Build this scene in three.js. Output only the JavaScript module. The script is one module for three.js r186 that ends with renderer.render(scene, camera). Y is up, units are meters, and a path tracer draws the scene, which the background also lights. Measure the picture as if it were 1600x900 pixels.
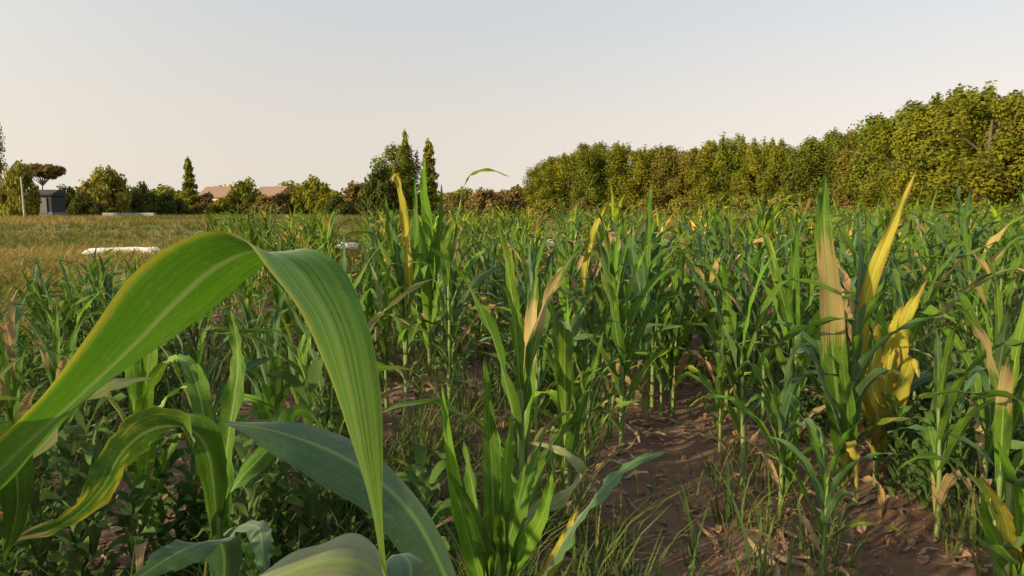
import * as THREE from 'three';
import { mergeGeometries } from 'three/addons/utils/BufferGeometryUtils.js';

// ---------------------------------------------------------------- camera, sky, sun, exposure
const EYE = 1.05, FOV = 45, FPX = 450 / Math.tan(FOV * Math.PI / 360), PITCH = Math.atan(115 / FPX);
const SUN_TURN = 122, SUN_UP = 19;          // degrees left of the view direction, degrees above the horizon
const scene = new THREE.Scene();
const camera = new THREE.PerspectiveCamera(FOV, 16 / 9, 0.02, 6000);
camera.position.set(0, EYE, 0);
camera.rotation.x = -PITCH;
const toSun = new THREE.Vector3(-Math.sin(SUN_TURN * Math.PI / 180) * Math.cos(SUN_UP * Math.PI / 180), Math.sin(SUN_UP * Math.PI / 180), -Math.cos(SUN_TURN * Math.PI / 180) * Math.cos(SUN_UP * Math.PI / 180));
{
  const W = 512, Hh = 256, d = new Float32Array(W * Hh * 4);
  const lerp3 = (a, b, t) => a.map((v, i) => v + (b[i] - v) * t);
  const ss = (a, b, x) => { const t = Math.min(1, Math.max(0, (x - a) / (b - a))); return t * t * (3 - 2 * t); };
  const low = [0.475, 0.435, 0.385], mid = [0.352, 0.39, 0.432], top = [0.19, 0.26, 0.38];
  for (let j = 0; j < Hh; j++) for (let i = 0; i < W; i++) {
    const el = ((j + 0.5) / Hh - 0.5) * Math.PI, az = ((i + 0.5) / W - 0.5) * 2 * Math.PI;
    const v = new THREE.Vector3(Math.cos(el) * Math.cos(az), Math.sin(el), Math.cos(el) * Math.sin(az));
    const e = Math.max(0, el * 180 / Math.PI);
    let c = e < 19 ? lerp3(low, mid, ss(3, 21, e)) : lerp3(mid, top, ss(19, 90, e));
    const g = v.dot(toSun), phase = 0.93 + 0.46 * g * g, glow = Math.pow(Math.max(0, g), 6);
    const haze = Math.pow(0.5 + 0.5 * g, 2.6);
    c = c.map((x, k) => x * phase + glow * [0.4, 0.29, 0.16][k] + haze * [0.40, 0.36, 0.27][k]);
    const o = (j * W + i) * 4; d[o] = c[0]; d[o + 1] = c[1]; d[o + 2] = c[2]; d[o + 3] = 1;
  }
  const sky = new THREE.DataTexture(d, W, Hh, THREE.RGBAFormat, THREE.FloatType);
  sky.mapping = THREE.EquirectangularReflectionMapping; sky.magFilter = THREE.LinearFilter; sky.needsUpdate = true;
  scene.background = sky; scene.environment = sky;
}
const sun = new THREE.DirectionalLight(new THREE.Color(1.0, 0.78, 0.46), 5.0);
sun.position.copy(toSun).multiplyScalar(80); sun.target.position.set(0, 0, -20);
sun.position.add(sun.target.position); sun.castShadow = true; sun.shadow.radius = 2;
sun.shadow.mapSize.set(4096, 4096);
Object.assign(sun.shadow.camera, { left: -70, right: 70, top: 40, bottom: -40, near: 1, far: 240 });
scene.add(sun, sun.target);
const EXPOSURE = 1.62;

// ---------------------------------------------------------------- helpers
const V = (x, y, z) => new THREE.Vector3(x, y, z);
function rng(seed) { let a = seed >>> 0; return () => { a = (a + 0x6D2B79F5) | 0; let t = Math.imul(a ^ (a >>> 15), 1 | a); t = (t + Math.imul(t ^ (t >>> 7), 61 | t)) ^ t; return ((t ^ (t >>> 14)) >>> 0) / 4294967296; }; }
const ss = (a, b, x) => { const t = Math.min(1, Math.max(0, (x - a) / (b - a))); return t * t * (3 - 2 * t); };
const lerp = (a, b, t) => a + (b - a) * t;
const mix3 = (a, b, t) => [lerp(a[0], b[0], t), lerp(a[1], b[1], t), lerp(a[2], b[2], t)];
function hash(i, j) { let h = Math.imul(i, 374761393) ^ Math.imul(j, 668265263); h = Math.imul(h ^ (h >>> 13), 1274126177); return ((h ^ (h >>> 16)) >>> 0) / 4294967296; }
function vnoise(x, y) {
  const i = Math.floor(x), j = Math.floor(y), fx = x - i, fy = y - j, u = fx * fx * (3 - 2 * fx), w = fy * fy * (3 - 2 * fy);
  return lerp(lerp(hash(i, j), hash(i + 1, j), u), lerp(hash(i, j + 1), hash(i + 1, j + 1), u), w);
}
const fbm = (x, y, o = 4) => { let s = 0, a = 0.5, n = 0; for (let k = 0; k < o; k++) { s += a * vnoise(x, y); n += a; a *= 0.5; x = x * 2.03 + 17.1; y = y * 2.03 + 9.7; } return s / n; };
const EYEV = V(0, EYE, 0), cosP = Math.cos(PITCH), sinP = Math.sin(PITCH);
function ray(px, py) { const x = (px - 800) / FPX, y = (450 - py) / FPX; return V(x, y * cosP - sinP, -(y * sinP + cosP)); }
// a point of the place, d metres ahead, found along the sight line of a spot on the photograph
function at(px, py, d) { const r = ray(px, py); return r.multiplyScalar(d / -r.z).add(EYEV); }
function project(p) { const q = p.clone().sub(EYEV), z = -q.z, y = q.y, zz = z * cosP - y * sinP, yy = y * cosP + z * sinP; return [800 + FPX * q.x / zz, 450 - FPX * yy / zz, zz]; }

const taken = {};
function numbered(n) { if (!(n in taken)) { taken[n] = 0; return n; } taken[n]++; return n + '_' + String(taken[n]).padStart(3, '0'); }
function tag(o, label, category, group, kind) { const u = {}; if (label) u.label = label; if (category) u.category = category; if (group) u.group = group; if (kind) u.kind = kind; o.userData = u; return o; }
function mesh(name, geo, mat, parent) { const m = new THREE.Mesh(geo, mat); m.name = name; m.castShadow = m.receiveShadow = true; if (parent) parent.add(m); return m; }
function thing(name, label, category, pos, group) { const g = new THREE.Group(); g.name = numbered(name); g.position.copy(pos); tag(g, label, category, group); scene.add(g); return g; }
function top(name, geo, mat, label, category, group) { const m = mesh(numbered(name), geo, mat); tag(m, label, category, group); scene.add(m); return m; }

// ---------------------------------------------------------------- the lie of the land
const ROW = 14.7 * Math.PI / 180, cR = Math.cos(ROW), sR = Math.sin(ROW);      // rows run 14.7 degrees right of the view
const lat = (x, z) => x * cR + z * sR, alo = (x, z) => x * sR - z * cR;        // across and along the rows
const fromRows = (l, a) => [l * cR + a * sR, l * sR - a * cR];
const SPACING = 0.62, FURROW = lat(0.587, -2.45), EDGE = -5.0;
const fieldMask = (x, z) => ss(EDGE - 0.5, EDGE + 0.2, lat(x, z)) * (1 - ss(33, 35, alo(x, z)));
function height(x, z) {
  const f = fieldMask(x, z), d = -z, r = Math.hypot(x, z);
  let h = 0.09 * (fbm(x * 0.35 + 3, z * 0.35, 3) - 0.5);
  if (r < 60) h += f * (-0.035 * Math.cos(2 * Math.PI * (lat(x, z) - FURROW) / SPACING) + 0.05 * (fbm(x * 4 + 9, z * 4, 3) - 0.5) + 0.028 * (fbm(x * 15, z * 15 + 4, 2) - 0.5));
  h += (1 - f) * 0.10 * (fbm(x * 0.8 + 40, z * 0.8, 3) - 0.5);
  h += 0.72 * ss(20, 46, d) * ss(4, -14, x) * (1 - ss(120, 300, r));
  h += 0.2 * ss(28, 50, d) * ss(0, 10, x) * (1 - ss(120, 300, r));
  return h;
}
const onGround = (x, z) => V(x, height(x, z), z);
function ground(px, py) { const r = ray(px, py); const k = EYE / -r.y; return onGround(r.x * k, r.z * k); }

// ---------------------------------------------------------------- textures and materials
function dataTex(w, h, fn, srgb = true) {
  const d = new Uint8Array(w * h * 4), enc = (x) => { x = Math.min(1, Math.max(0, x)); if (srgb) x = x <= 0.0031308 ? 12.92 * x : 1.055 * Math.pow(x, 1 / 2.4) - 0.055; return Math.round(255 * x); };
  for (let j = 0; j < h; j++) for (let i = 0; i < w; i++) { const c = fn((i + 0.5) / w, (j + 0.5) / h); const o = (j * w + i) * 4; d[o] = enc(c[0]); d[o + 1] = enc(c[1]); d[o + 2] = enc(c[2]); d[o + 3] = 255; }
  const t = new THREE.DataTexture(d, w, h, THREE.RGBAFormat); t.magFilter = THREE.LinearFilter; t.minFilter = THREE.LinearMipmapLinearFilter; t.generateMipmaps = true;
  t.wrapS = t.wrapT = THREE.RepeatWrapping; if (srgb) t.colorSpace = THREE.SRGBColorSpace; t.needsUpdate = true; return t;
}
// one atlas of maize blades: each column is a blade from base (v = 0) to tip (v = 1)
const COLS = ['green', 'vivid', 'blue', 'yellowing', 'scorched', 'dry', 'yellow', 'pale', 'margined'];
const NC = COLS.length;
const atlas = dataTex(NC * 128, 1024, (U, s) => {
  const k = Math.min(NC - 1, Math.floor(U * NC)), u = U * NC - k, e = Math.abs(u - 0.5) * 2;
  const vein = fbm(u * 46 + k * 91, s * 2.2, 2), blotch = fbm(u * 5 + k * 31, s * 14, 4), fine = fbm(u * 60 + k * 7, s * 160, 2);
  const G = [0.088, 0.185, 0.011], D = [0.030, 0.085, 0.009], Y = [0.33, 0.31, 0.025], T = [0.33, 0.245, 0.105], R = [0.16, 0.085, 0.035];
  let c;
  const kind = COLS[k];
  if (kind === 'green') c = mix3(D, G, blotch);
  else if (kind === 'vivid') c = mix3([0.07, 0.19, 0.008], [0.125, 0.25, 0.014], blotch);
  else if (kind === 'blue') c = mix3([0.04, 0.10, 0.03], [0.07, 0.145, 0.05], blotch);
  else if (kind === 'yellowing') { const y = ss(0.5, 1.0, s * 0.55 + e * 0.3 + (blotch - 0.5) * 1.0 + (vein - 0.5) * 0.5); c = mix3(mix3(D, G, blotch), Y, y); c = mix3(c, T, ss(0.86, 0.98, s + (blotch - 0.5) * 0.25)); }
  else if (kind === 'scorched') { const t = ss(0.05, 0.8, 1 - Math.abs(s - 0.60) * 4.2 + (blotch - 0.5) * 0.9 + (vein - 0.5) * 0.7); c = mix3(mix3(D, G, blotch), [0.17, 0.17, 0.03], t); c = mix3(c, T, ss(0.3, 0.95, t) * (0.35 + 0.65 * vein)); }
  else if (kind === 'dry') c = mix3(mix3(T, R, blotch), [0.40, 0.31, 0.17], ss(0.5, 0.75, vein));
  else if (kind === 'yellow') { c = mix3(Y, [0.46, 0.40, 0.05], blotch); c = mix3(c, [0.34, 0.16, 0.03], ss(0.55, 0.85, e * 0.5 + blotch * 0.65)); c = mix3(c, [0.22, 0.13, 0.06], ss(0.85, 1.0, s + (blotch - 0.5) * 0.5)); c = mix3(c, [0.12, 0.19, 0.02], ss(0.36, 0.62, vein * 0.6 + blotch * 0.4) * 0.75 * (1 - s * 0.75)); }
  else if (kind === 'margined') { c = mix3([0.05, 0.17, 0.004], [0.09, 0.225, 0.008], blotch); c = mix3(c, [0.36, 0.37, 0.03], ss(0.15, 0.04, u + (vein - 0.5) * 0.12 + (blotch - 0.5) * 0.06)); c = mix3(c, [0.20, 0.30, 0.02], 0.6 * ss(0.45, 0.75, s * 0.8 + (vein - 0.5) * 0.6)); }
  else c = mix3([0.15, 0.19, 0.065], [0.20, 0.23, 0.09], blotch);
  const v = 0.78 + 0.44 * vein + 0.16 * (fine - 0.5);
  c = c.map((x) => x * v);
  const rib = Math.exp(-Math.pow((u - 0.5) / (0.045 * (1 - 0.75 * s) + 0.006), 2));
  const ribC = kind === 'dry' ? [0.42, 0.33, 0.18] : kind === 'yellow' ? [0.55, 0.5, 0.12] : [0.20, 0.30, 0.075];
  c = mix3(c, ribC, rib * 0.85);
  const fleck = ss(0.70, 0.80, fbm(u * 22 + k * 13, s * 110 + 5, 2)); c = mix3(c, [0.28, 0.24, 0.10], fleck * 0.25);
  return c;
});
const atlasBump = dataTex(256, 8, (u) => { const v = 0.5 + 0.5 * Math.sin(u * NC * 26 * 2 * Math.PI); return [v, v, v]; }, false);
const leafMat = new THREE.MeshPhysicalMaterial({ name: 'maize_blade', map: atlas, vertexColors: true, roughness: 0.93, transmission: 0.38, thickness: 0, ior: 1.4, specularIntensity: 0.28, clearcoat: 0.08, clearcoatRoughness: 0.4, side: THREE.DoubleSide });
const waxyMat = leafMat.clone(); waxyMat.name = 'waxy_maize_blade'; waxyMat.specularIntensity = 0.5; waxyMat.clearcoat = 0.6; waxyMat.clearcoatRoughness = 0.45; waxyMat.bumpMap = atlas; waxyMat.bumpScale = 0.0008;
const stalkTex = dataTex(64, 256, (u, v) => { const n = fbm(u * 20, v * 4, 3); let c = mix3([0.08, 0.14, 0.03], [0.16, 0.2, 0.06], n); return c.map((x) => x * (0.85 + 0.3 * fbm(u * 40, v * 60, 2))); });
const stalkMat = new THREE.MeshPhysicalMaterial({ name: 'maize_stalk', map: stalkTex, roughness: 0.6 });
const grassMat = new THREE.MeshPhysicalMaterial({ name: 'grass_blade', color: 0xffffff, specularIntensity: 0.2, roughness: 0.95, transmission: 0.35, thickness: 0, ior: 1.35, vertexColors: true, side: THREE.DoubleSide });
const foliageMat = new THREE.MeshPhysicalMaterial({ name: 'tree_leaf', color: 0xffffff, specularIntensity: 0.15, roughness: 0.96, transmission: 0.4, thickness: 0, ior: 1.35, vertexColors: true, side: THREE.DoubleSide });
const barkTex = dataTex(128, 256, (u, v) => { const n = fbm(u * 24, v * 9, 4); return mix3([0.05, 0.04, 0.03], [0.13, 0.105, 0.08], n); });
const barkMat = new THREE.MeshStandardMaterial({ name: 'bark', map: barkTex, roughness: 0.95 });
const grainTex = dataTex(1024, 1024, (u, v) => { const n = 0.55 * fbm(u * 30, v * 30, 4) + 0.45 * fbm(u * 170, v * 170, 3), p = 0.62 + 0.85 * (n - 0.12); const w = fbm(u * 60 + 7, v * 60, 3); return [p, p * (0.97 + 0.06 * w), p * (0.93 + 0.14 * w)].map((x) => x * 0.9); });
const groundMat = new THREE.MeshStandardMaterial({ name: 'earth', map: grainTex, bumpMap: grainTex, bumpScale: 0.012, roughness: 1, vertexColors: true });
const clodMat = new THREE.MeshStandardMaterial({ name: 'clod', map: grainTex, roughness: 1 });

// ---------------------------------------------------------------- ground: one sheet to the horizon
{
  const rings = [0]; for (let r = 0.25; r < 4500; r *= r < 40 ? 1.02 : 1.07) rings.push(r);
  const angs = []; for (let a = -46; a <= 46; a += 0.3) angs.push(a); for (let a = 50; a < 314; a += 6) angs.push(a);
  const n = angs.length, pos = [], col = [], uv = [], idx = [];
  for (const r of rings) for (const a of angs) {
    const x = Math.sin(a * Math.PI / 180) * r, z = -Math.cos(a * Math.PI / 180) * r;
    const far = r > 900 ? 0 : height(x, z);
    pos.push(x, far, z); uv.push(x / 2.2, z / 2.2);
    const f = ss(0.35, 0.65, fieldMask(x, z) + (fbm(x * 3, z * 3, 3) - 0.5) * 0.5);
    const m = fbm(x * 1.3 + 5, z * 1.3, 4), g = fbm(x * 0.25 + 50, z * 0.25, 4);
    const soil = mix3([0.07, 0.037, 0.024], [0.175, 0.098, 0.058], m);
    const turf = mix3([0.09, 0.12, 0.025], [0.23, 0.19, 0.07], ss(0.35, 0.65, g));
    const c = mix3(turf, soil, f);
    col.push(...c);
  }
  for (let i = 0; i + 1 < rings.length; i++) for (let j = 0; j < n; j++) {
    const a = i * n + j, b = i * n + (j + 1) % n, c = a + n, e = b + n;
    if (i > 0) idx.push(a, b, c); idx.push(b, e, c);
  }
  const g = new THREE.BufferGeometry();
  g.setAttribute('position', new THREE.Float32BufferAttribute(pos, 3)); g.setAttribute('color', new THREE.Float32BufferAttribute(col, 3)); g.setAttribute('uv', new THREE.Float32BufferAttribute(uv, 2));
  g.setIndex(idx); g.computeVertexNormals();
  const m = mesh('ground', g, groundMat); m.userData = { kind: 'structure' }; scene.add(m);
}

// ---------------------------------------------------------------- blades
function finish(pos, uv, col, nl, nw) {
  const idx = [], w = nw + 1;
  for (let i = 0; i < nl; i++) for (let j = 0; j < nw; j++) { const a = i * w + j; idx.push(a, a + 1, a + w, a + 1, a + w + 1, a + w); }
  const g = new THREE.BufferGeometry();
  g.setAttribute('position', new THREE.Float32BufferAttribute(pos, 3)); g.setAttribute('uv', new THREE.Float32BufferAttribute(uv, 2)); g.setAttribute('color', new THREE.Float32BufferAttribute(col, 3));
  g.setIndex(idx); g.computeVertexNormals(); return g;
}
const uOf = (k, u) => (k + 0.03 + 0.94 * u) / NC;
const bladeProfile = (s) => Math.pow(Math.max(0, 1 - Math.pow(s, 2.6)), 0.75) * (0.5 + 0.5 * ss(0, 0.3, s)) * (1 - 0.22 * ss(0.55, 1, s));
// a blade along a midrib path: width, V fold, rippled margins, a twist from one side direction to another
function blade(pts, W, sideA, sideB, o = {}) {
  const { fold = 0.35, ripple = 0.012, nl = 18, nw = 4, col = 'green', tint = [1, 1, 1], seed = 1, prof = bladeProfile, v0 = 0, v1 = 1 } = o;
  const curve = new THREE.CatmullRomCurve3(pts, false, 'centripetal'), k = COLS.indexOf(col), pos = [], uv = [], cc = [], ph = seed * 1.7, fr = 15 + (seed % 5) * 3;
  for (let i = 0; i <= nl; i++) {
    const s = i / nl, p = curve.getPoint(s), t = curve.getTangent(s), side = sideA.clone().lerp(sideB, s);
    side.addScaledVector(t, -side.dot(t)).normalize();
    const n = side.clone().cross(t).normalize(), w = W * prof(s) + 0.0006;
    for (let j = 0; j <= nw; j++) {
      const v = j / nw * 2 - 1, a = Math.abs(v);
      const lift = fold * w * 0.5 * Math.pow(a, 1.3) * (1 - 0.5 * s) + ripple * a * a * Math.sin(fr * s + ph + (v > 0 ? 1.9 : 0)) * Math.min(1, w / 0.03) + 0.004 * a * a * Math.sin(fr * 2.7 * s + ph * 3 + v * 2);
      const q = p.clone().addScaledVector(side, v * w * 0.5).addScaledVector(n, lift);
      pos.push(q.x, q.y, q.z); uv.push(uOf(k, j / nw), lerp(v0, v1, s)); cc.push(...tint);
    }
  }
  return finish(pos, uv, cc, nl, nw);
}
// a blade between two margins
function bladeBetween(A, B, o = {}) {
  const { fold = 0.15, flip = 1, nl = 64, nw = 14, col = 'vivid', tint = [1, 1, 1], ripple = 0.002 } = o;
  const ca = new THREE.CatmullRomCurve3(A, false, 'centripetal'), cb = new THREE.CatmullRomCurve3(B, false, 'centripetal'), k = COLS.indexOf(col), pos = [], uv = [], cc = [];
  const spot = (c, n, s) => c.getPoint(s);
  for (let i = 0; i <= nl; i++) {
    const s = i / nl, a = spot(ca, A.length, s), b = spot(cb, B.length, s), t = ca.getTangent(s).add(cb.getTangent(s)).normalize(), across = b.clone().sub(a), w = across.length();
    const n = across.clone().cross(t).normalize().multiplyScalar(flip);
    for (let j = 0; j <= nw; j++) {
      const u = j / nw, e = Math.abs(u - 0.5) * 2;
      const q = a.clone().lerp(b, u).addScaledVector(n, -fold * w * (1 - Math.pow(e, 1.4)) + ripple * e * e * Math.sin(23 * s + (u > 0.5 ? 2 : 0)) - 0.0016 * Math.exp(-Math.pow((u - 0.5) / 0.05, 2)) * (1 - s));
      pos.push(q.x, q.y, q.z); uv.push(uOf(k, u), s); cc.push(...tint);
    }
  }
  return finish(pos, uv, cc, nl, nw);
}
function stalkGeo(pts, r0, r1, seg = 14, sides = 8) {
  const c = new THREE.CatmullRomCurve3(pts), pos = [], uv = [], idx = [];
  const x = V(1, 0, 0), z = V(0, 0, 1);
  for (let i = 0; i <= seg; i++) { const s = i / seg, p = c.getPoint(s), node = 1 + 0.16 * Math.pow(Math.max(0, Math.cos(s * 5 * 2 * Math.PI)), 8), r = lerp(r0, r1, s) * node;
    for (let j = 0; j <= sides; j++) { const a = j / sides * 2 * Math.PI; const q = p.clone().addScaledVector(x, Math.cos(a) * r).addScaledVector(z, Math.sin(a) * r); pos.push(q.x, q.y, q.z); uv.push(j / sides, s); } }
  const w = sides + 1; for (let i = 0; i < seg; i++) for (let j = 0; j < sides; j++) { const a = i * w + j; idx.push(a, a + w, a + 1, a + 1, a + w, a + w + 1); }
  const g = new THREE.BufferGeometry(); g.setAttribute('position', new THREE.Float32BufferAttribute(pos, 3)); g.setAttribute('uv', new THREE.Float32BufferAttribute(uv, 2));
  g.setAttribute('color', new THREE.Float32BufferAttribute(new Array(pos.length).fill(1), 3)); g.setIndex(idx); g.computeVertexNormals(); return g;
}
// ---------------------------------------------------------------- maize plants of the field: twelve different ones, then copies
const HABITS = [
  ['narrow upright', { up: 0.85, n: 7 }], ['loosely arching', { up: 0.35, n: 8 }], ['broad leaved', { up: 0.5, n: 8, wide: 1.25 }], ['bluish green', { up: 0.6, n: 8, cols: ['blue', 'blue', 'green'] }],
  ['yellow tipped', { up: 0.6, n: 8, special: 'yellowing' }], ['brown leaved', { up: 0.55, n: 8, special: 'dry' }], ['bright green', { up: 0.7, n: 8, cols: ['vivid', 'green', 'vivid'] }], ['drooping', { up: 0.15, n: 9 }],
  ['scorched', { up: 0.6, n: 7, special: 'scorched' }], ['thin and spindly', { up: 0.75, n: 6, wide: 0.7 }], ['leafy dark green', { up: 0.45, n: 10 }], ['straggling', { up: 0.4, n: 7, cols: ['blue', 'green', 'pale'] }],
];
function maizeParts(seed, { up, n, wide = 1, cols = ['green', 'green', 'green', 'vivid', 'blue'], special }) {
  const R = rng(seed * 977 + 5), parts = [], lean = V((R() - 0.5) * 0.06, 0, (R() - 0.5) * 0.06), stem = 0.46 + R() * 0.08;
  const P = (y) => V(lean.x * y * y * 3, y, lean.z * y * y * 3);
  parts.push(['stalk', stalkGeo([P(-0.05), P(stem * 0.35), P(stem * 0.7), P(stem + 0.04)], 0.0125, 0.0065), stalkMat]);
  const az0 = R() * Math.PI * 2;
  for (let i = 0; i < n; i++) {
    const t = i / (n - 1), az = az0 + i * Math.PI + (R() - 0.5) * 1.0, y = lerp(0.05, stem, Math.pow(t, 0.85)), rad = V(Math.cos(az), 0, Math.sin(az));
    const side = rad.clone().cross(V(0, 1, 0)), L = (0.30 + 0.30 * Math.sin(Math.PI * (0.12 + 0.68 * t))) * (0.85 + 0.3 * R());
    const th0 = lerp(42, 8, Math.pow(t, 0.7)) * (1.15 - 0.5 * up) * Math.PI / 180, th1 = (lerp(150, 45, t) * (1.35 - 0.7 * up) + (R() - 0.5) * 30) * Math.PI / 180;
    const pts = [P(y)]; let p = P(y).addScaledVector(rad, 0.004); const m = 9, bend = 1.3 + R() * 1.6, swing = (R() - 0.5) * 0.7, kink = R() < 0.22 ? 0.45 + R() * 0.3 : 2;
    for (let q = 1; q <= m; q++) { const s = (q - 0.5) / m, th = lerp(th0, th1, Math.pow(s, bend)) + (s > kink ? 0.9 : 0), rr = rad.clone().applyAxisAngle(V(0, 1, 0), swing * s); p = p.clone().addScaledVector(rr, Math.sin(th) * L / m).add(V(0, Math.cos(th) * L / m, 0)); pts.push(p); }
    const low = t < 0.16; let c = cols[Math.floor(R() * cols.length)];
    if (special && (i === n - 2 || i === n - 4)) c = special; if (low && R() < 0.65) c = 'dry'; else if (t < 0.4 && R() < 0.25) c = 'yellowing';
    const b = 0.8 + R() * 0.45, twist = (R() - 0.5) * 1.6;
    parts.push(['leaf', blade(pts, wide * (0.033 + 0.021 * Math.sin(Math.PI * t)) * (0.85 + 0.3 * R()), side, side.clone().applyAxisAngle(rad, twist), { col: c, seed: seed * 13 + i, fold: 0.45, ripple: 0.006 + R() * 0.006, nl: 14, nw: 4, tint: [b * (0.92 + R() * 0.25), b, b * (0.85 + R() * 0.3)] }), leafMat]);
  }
  return parts;
}
const stock = []; for (let v = 0; v < 24; v++) stock.push({ habit: HABITS[v % 12][0], parts: maizeParts(v + 1, HABITS[v % 12][1]) });
function makePlant(v, label, pos, turn, size, group) {
  const g = thing('maize_plant', label, 'maize', pos, group);
  for (const [nm, geo, mat] of stock[v].parts) mesh(nm, geo, mat, g);
  g.rotation.y = turn; g.scale.setScalar(size); return g;
}
// ---------------------------------------------------------------- maize plants one can single out
const heroSpots = [];
function hero(label, px, d, o = {}) {
  const p = at(px, 600, d), base = onGround(p.x, p.z), g = thing('maize_plant', label, 'maize', base, o.group);
  heroSpots.push([base.x, base.z]);
  if (o.stem) mesh('stalk', stalkGeo([V(0, -0.05, 0), V(0.004, o.stem * 0.5, 0.003), V(0, o.stem, 0)], o.r || 0.013, 0.006), stalkMat, g);
  if (o.stock !== undefined) for (const [nm, geo, mat] of stock[o.stock].parts) { const m = mesh(nm, geo, mat, g); m.scale.setScalar(o.size || 0.9); m.rotation.y = o.turn || 0; }
  g.userData.own = undefined; delete g.userData.own;
  return g;
}
const dirs = { x: V(1, 0, 0), deep: V(0, 0, -1) };
let leafSeed = 400;
// list: spots on the sight lines with their distance; the blade springs from the stalk below its first spot
function heroLeaf(g, list, W, col, o = {}) {
  const pts = list.map(([px, py, d]) => at(px, py, d).sub(g.position));
  if (!o.free) { const y0 = Math.max(0.05, pts[0].y - 0.16); pts.unshift(V(0, y0, 0)); }
  const sA = o.side || V(1, 0, 0.25), sB = o.sideEnd || sA, b = o.bright || 1;
  return mesh('leaf', blade(pts, W, sA, sB, { col, seed: leafSeed++, fold: o.fold ?? 0.4, ripple: o.ripple ?? 0.006, nl: o.nl || 30, nw: o.nw || 6, tint: [b, b, b], prof: o.prof }), col === 'blue' || col === 'pale' ? waxyMat : leafMat, g);
}
const edges = (g, list) => list.map(([px, py, d]) => at(px, py, d).sub(g.position));
{ // nearest plant, its stalk left of the frame; its top leaf arches across the left half of the picture
  const g = hero('nearest maize plant, its broad bright leaf arching across the left foreground', -150, 0.53, { stem: 0.86, r: 0.016 });
  const l = mesh('leaf', bladeBetween(
    edges(g, [[-190, 850, 0.50], [-110, 765, 0.505], [-40, 708, 0.51], [0, 675, 0.52], [80, 600, 0.535], [150, 515, 0.55], [205, 432, 0.565], [260, 382, 0.58], [320, 361, 0.59], [372, 374, 0.59], [418, 422, 0.59], [470, 480, 0.59], [510, 570, 0.585], [545, 690, 0.58], [580, 805, 0.58], [603, 900, 0.585]]),
    edges(g, [[-180, 875, 0.53], [-80, 812, 0.54], [0, 760, 0.56], [62, 700, 0.575], [158, 612, 0.605], [250, 540, 0.63], [332, 478, 0.655], [402, 424, 0.67], [475, 393, 0.675], [530, 412, 0.672], [563, 462, 0.665], [580, 525, 0.655], [590, 610, 0.645], [598, 720, 0.62], [603, 815, 0.60], [606, 900, 0.587]]),
    { col: 'margined', fold: 0.08, flip: -1, ripple: 0.0032 }), waxyMat, g);
  l.userData = { label: 'broad bright green leaf bent over in an arch' };
  heroLeaf(g, [[-90, 735, 0.56], [-30, 690, 0.60], [12, 705, 0.62], [28, 780, 0.63], [6, 880, 0.63]], 0.05, 'green', { side: V(0.7, 0.2, -0.7), bright: 0.8 });
  heroLeaf(g, [[-60, 800, 0.62], [60, 702, 0.72], [128, 628, 0.8], [178, 602, 0.86], [240, 590, 0.92]], 0.028, 'pale', { side: V(0.2, 0.8, -0.6) });
  heroLeaf(g, [[-190, 640, 0.5], [-330, 560, 0.55], [-480, 600, 0.6]], 0.07, 'green', { side: V(0, 0.2, -1) });
  heroLeaf(g, [[-180, 700, 0.6], [-190, 520, 0.72], [-170, 460, 0.85]], 0.06, 'green', {});
}
{ // plant in the left foreground below the arch
  const g = hero('maize plant in the left foreground, one leaf bent over with a yellow end', 330, 1.05, { stem: 0.62 });
  heroLeaf(g, [[318, 690, 1.0], [285, 668, 0.98], [235, 672, 0.95], [192, 706, 0.92], [158, 765, 0.88], [100, 818, 0.84], [0, 848, 0.8]], 0.062, 'yellowing', { side: V(0.55, -0.25, -0.75), sideEnd: V(0.3, -0.75, -0.5) });
  heroLeaf(g, [[345, 850, 0.98], [300, 853, 0.9], [250, 880, 0.84], [180, 930, 0.78]], 0.05, 'blue', { side: V(0.4, -0.3, -0.8) });
  heroLeaf(g, [[355, 700, 1.06], [372, 560, 1.1], [360, 480, 1.15]], 0.035, 'green', {});
  heroLeaf(g, [[330, 740, 1.05], [310, 610, 1.12], [285, 560, 1.2], [262, 575, 1.26]], 0.035, 'green', { side: V(0.5, 0.2, -0.8) });
  heroLeaf(g, [[350, 790, 1.1], [420, 700, 1.2], [470, 640, 1.3], [520, 690, 1.38]], 0.04, 'green', { side: V(0.2, 0.5, -0.9) });
  heroLeaf(g, [[340, 850, 1.1], [400, 822, 1.0], [410, 860, 0.92], [420, 930, 0.88]], 0.04, 'blue', { side: V(0.5, 0.1, -0.8) });
}
{ // plant below the frame: broad pale leaf at the bottom edge
  const g = hero('maize plant rising from the bottom edge with a broad pale leaf lying nearly flat', 560, 0.62, { stem: 0.66 });
  mesh('leaf', bladeBetween(
    edges(g, [[560, 1010, 0.66], [600, 915, 0.70], [585, 848, 0.70], [545, 835, 0.69], [490, 852, 0.67], [430, 880, 0.65], [360, 930, 0.63]]),
    edges(g, [[545, 1040, 0.60], [570, 990, 0.60], [540, 965, 0.585], [490, 960, 0.58], [440, 962, 0.58], [400, 968, 0.58], [350, 940, 0.60]]), { col: 'pale', fold: 0.12 }), waxyMat, g);
  mesh('leaf', bladeBetween(
    edges(g, [[560, 1060, 0.66], [640, 930, 0.70], [660, 880, 0.75], [640, 866, 0.80], [620, 880, 0.86]]),
    edges(g, [[555, 1080, 0.62], [600, 960, 0.64], [600, 905, 0.67], [590, 890, 0.75], [615, 884, 0.85]]), { col: 'blue', fold: 0.12, nl: 24 }), waxyMat, g);
}
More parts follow.
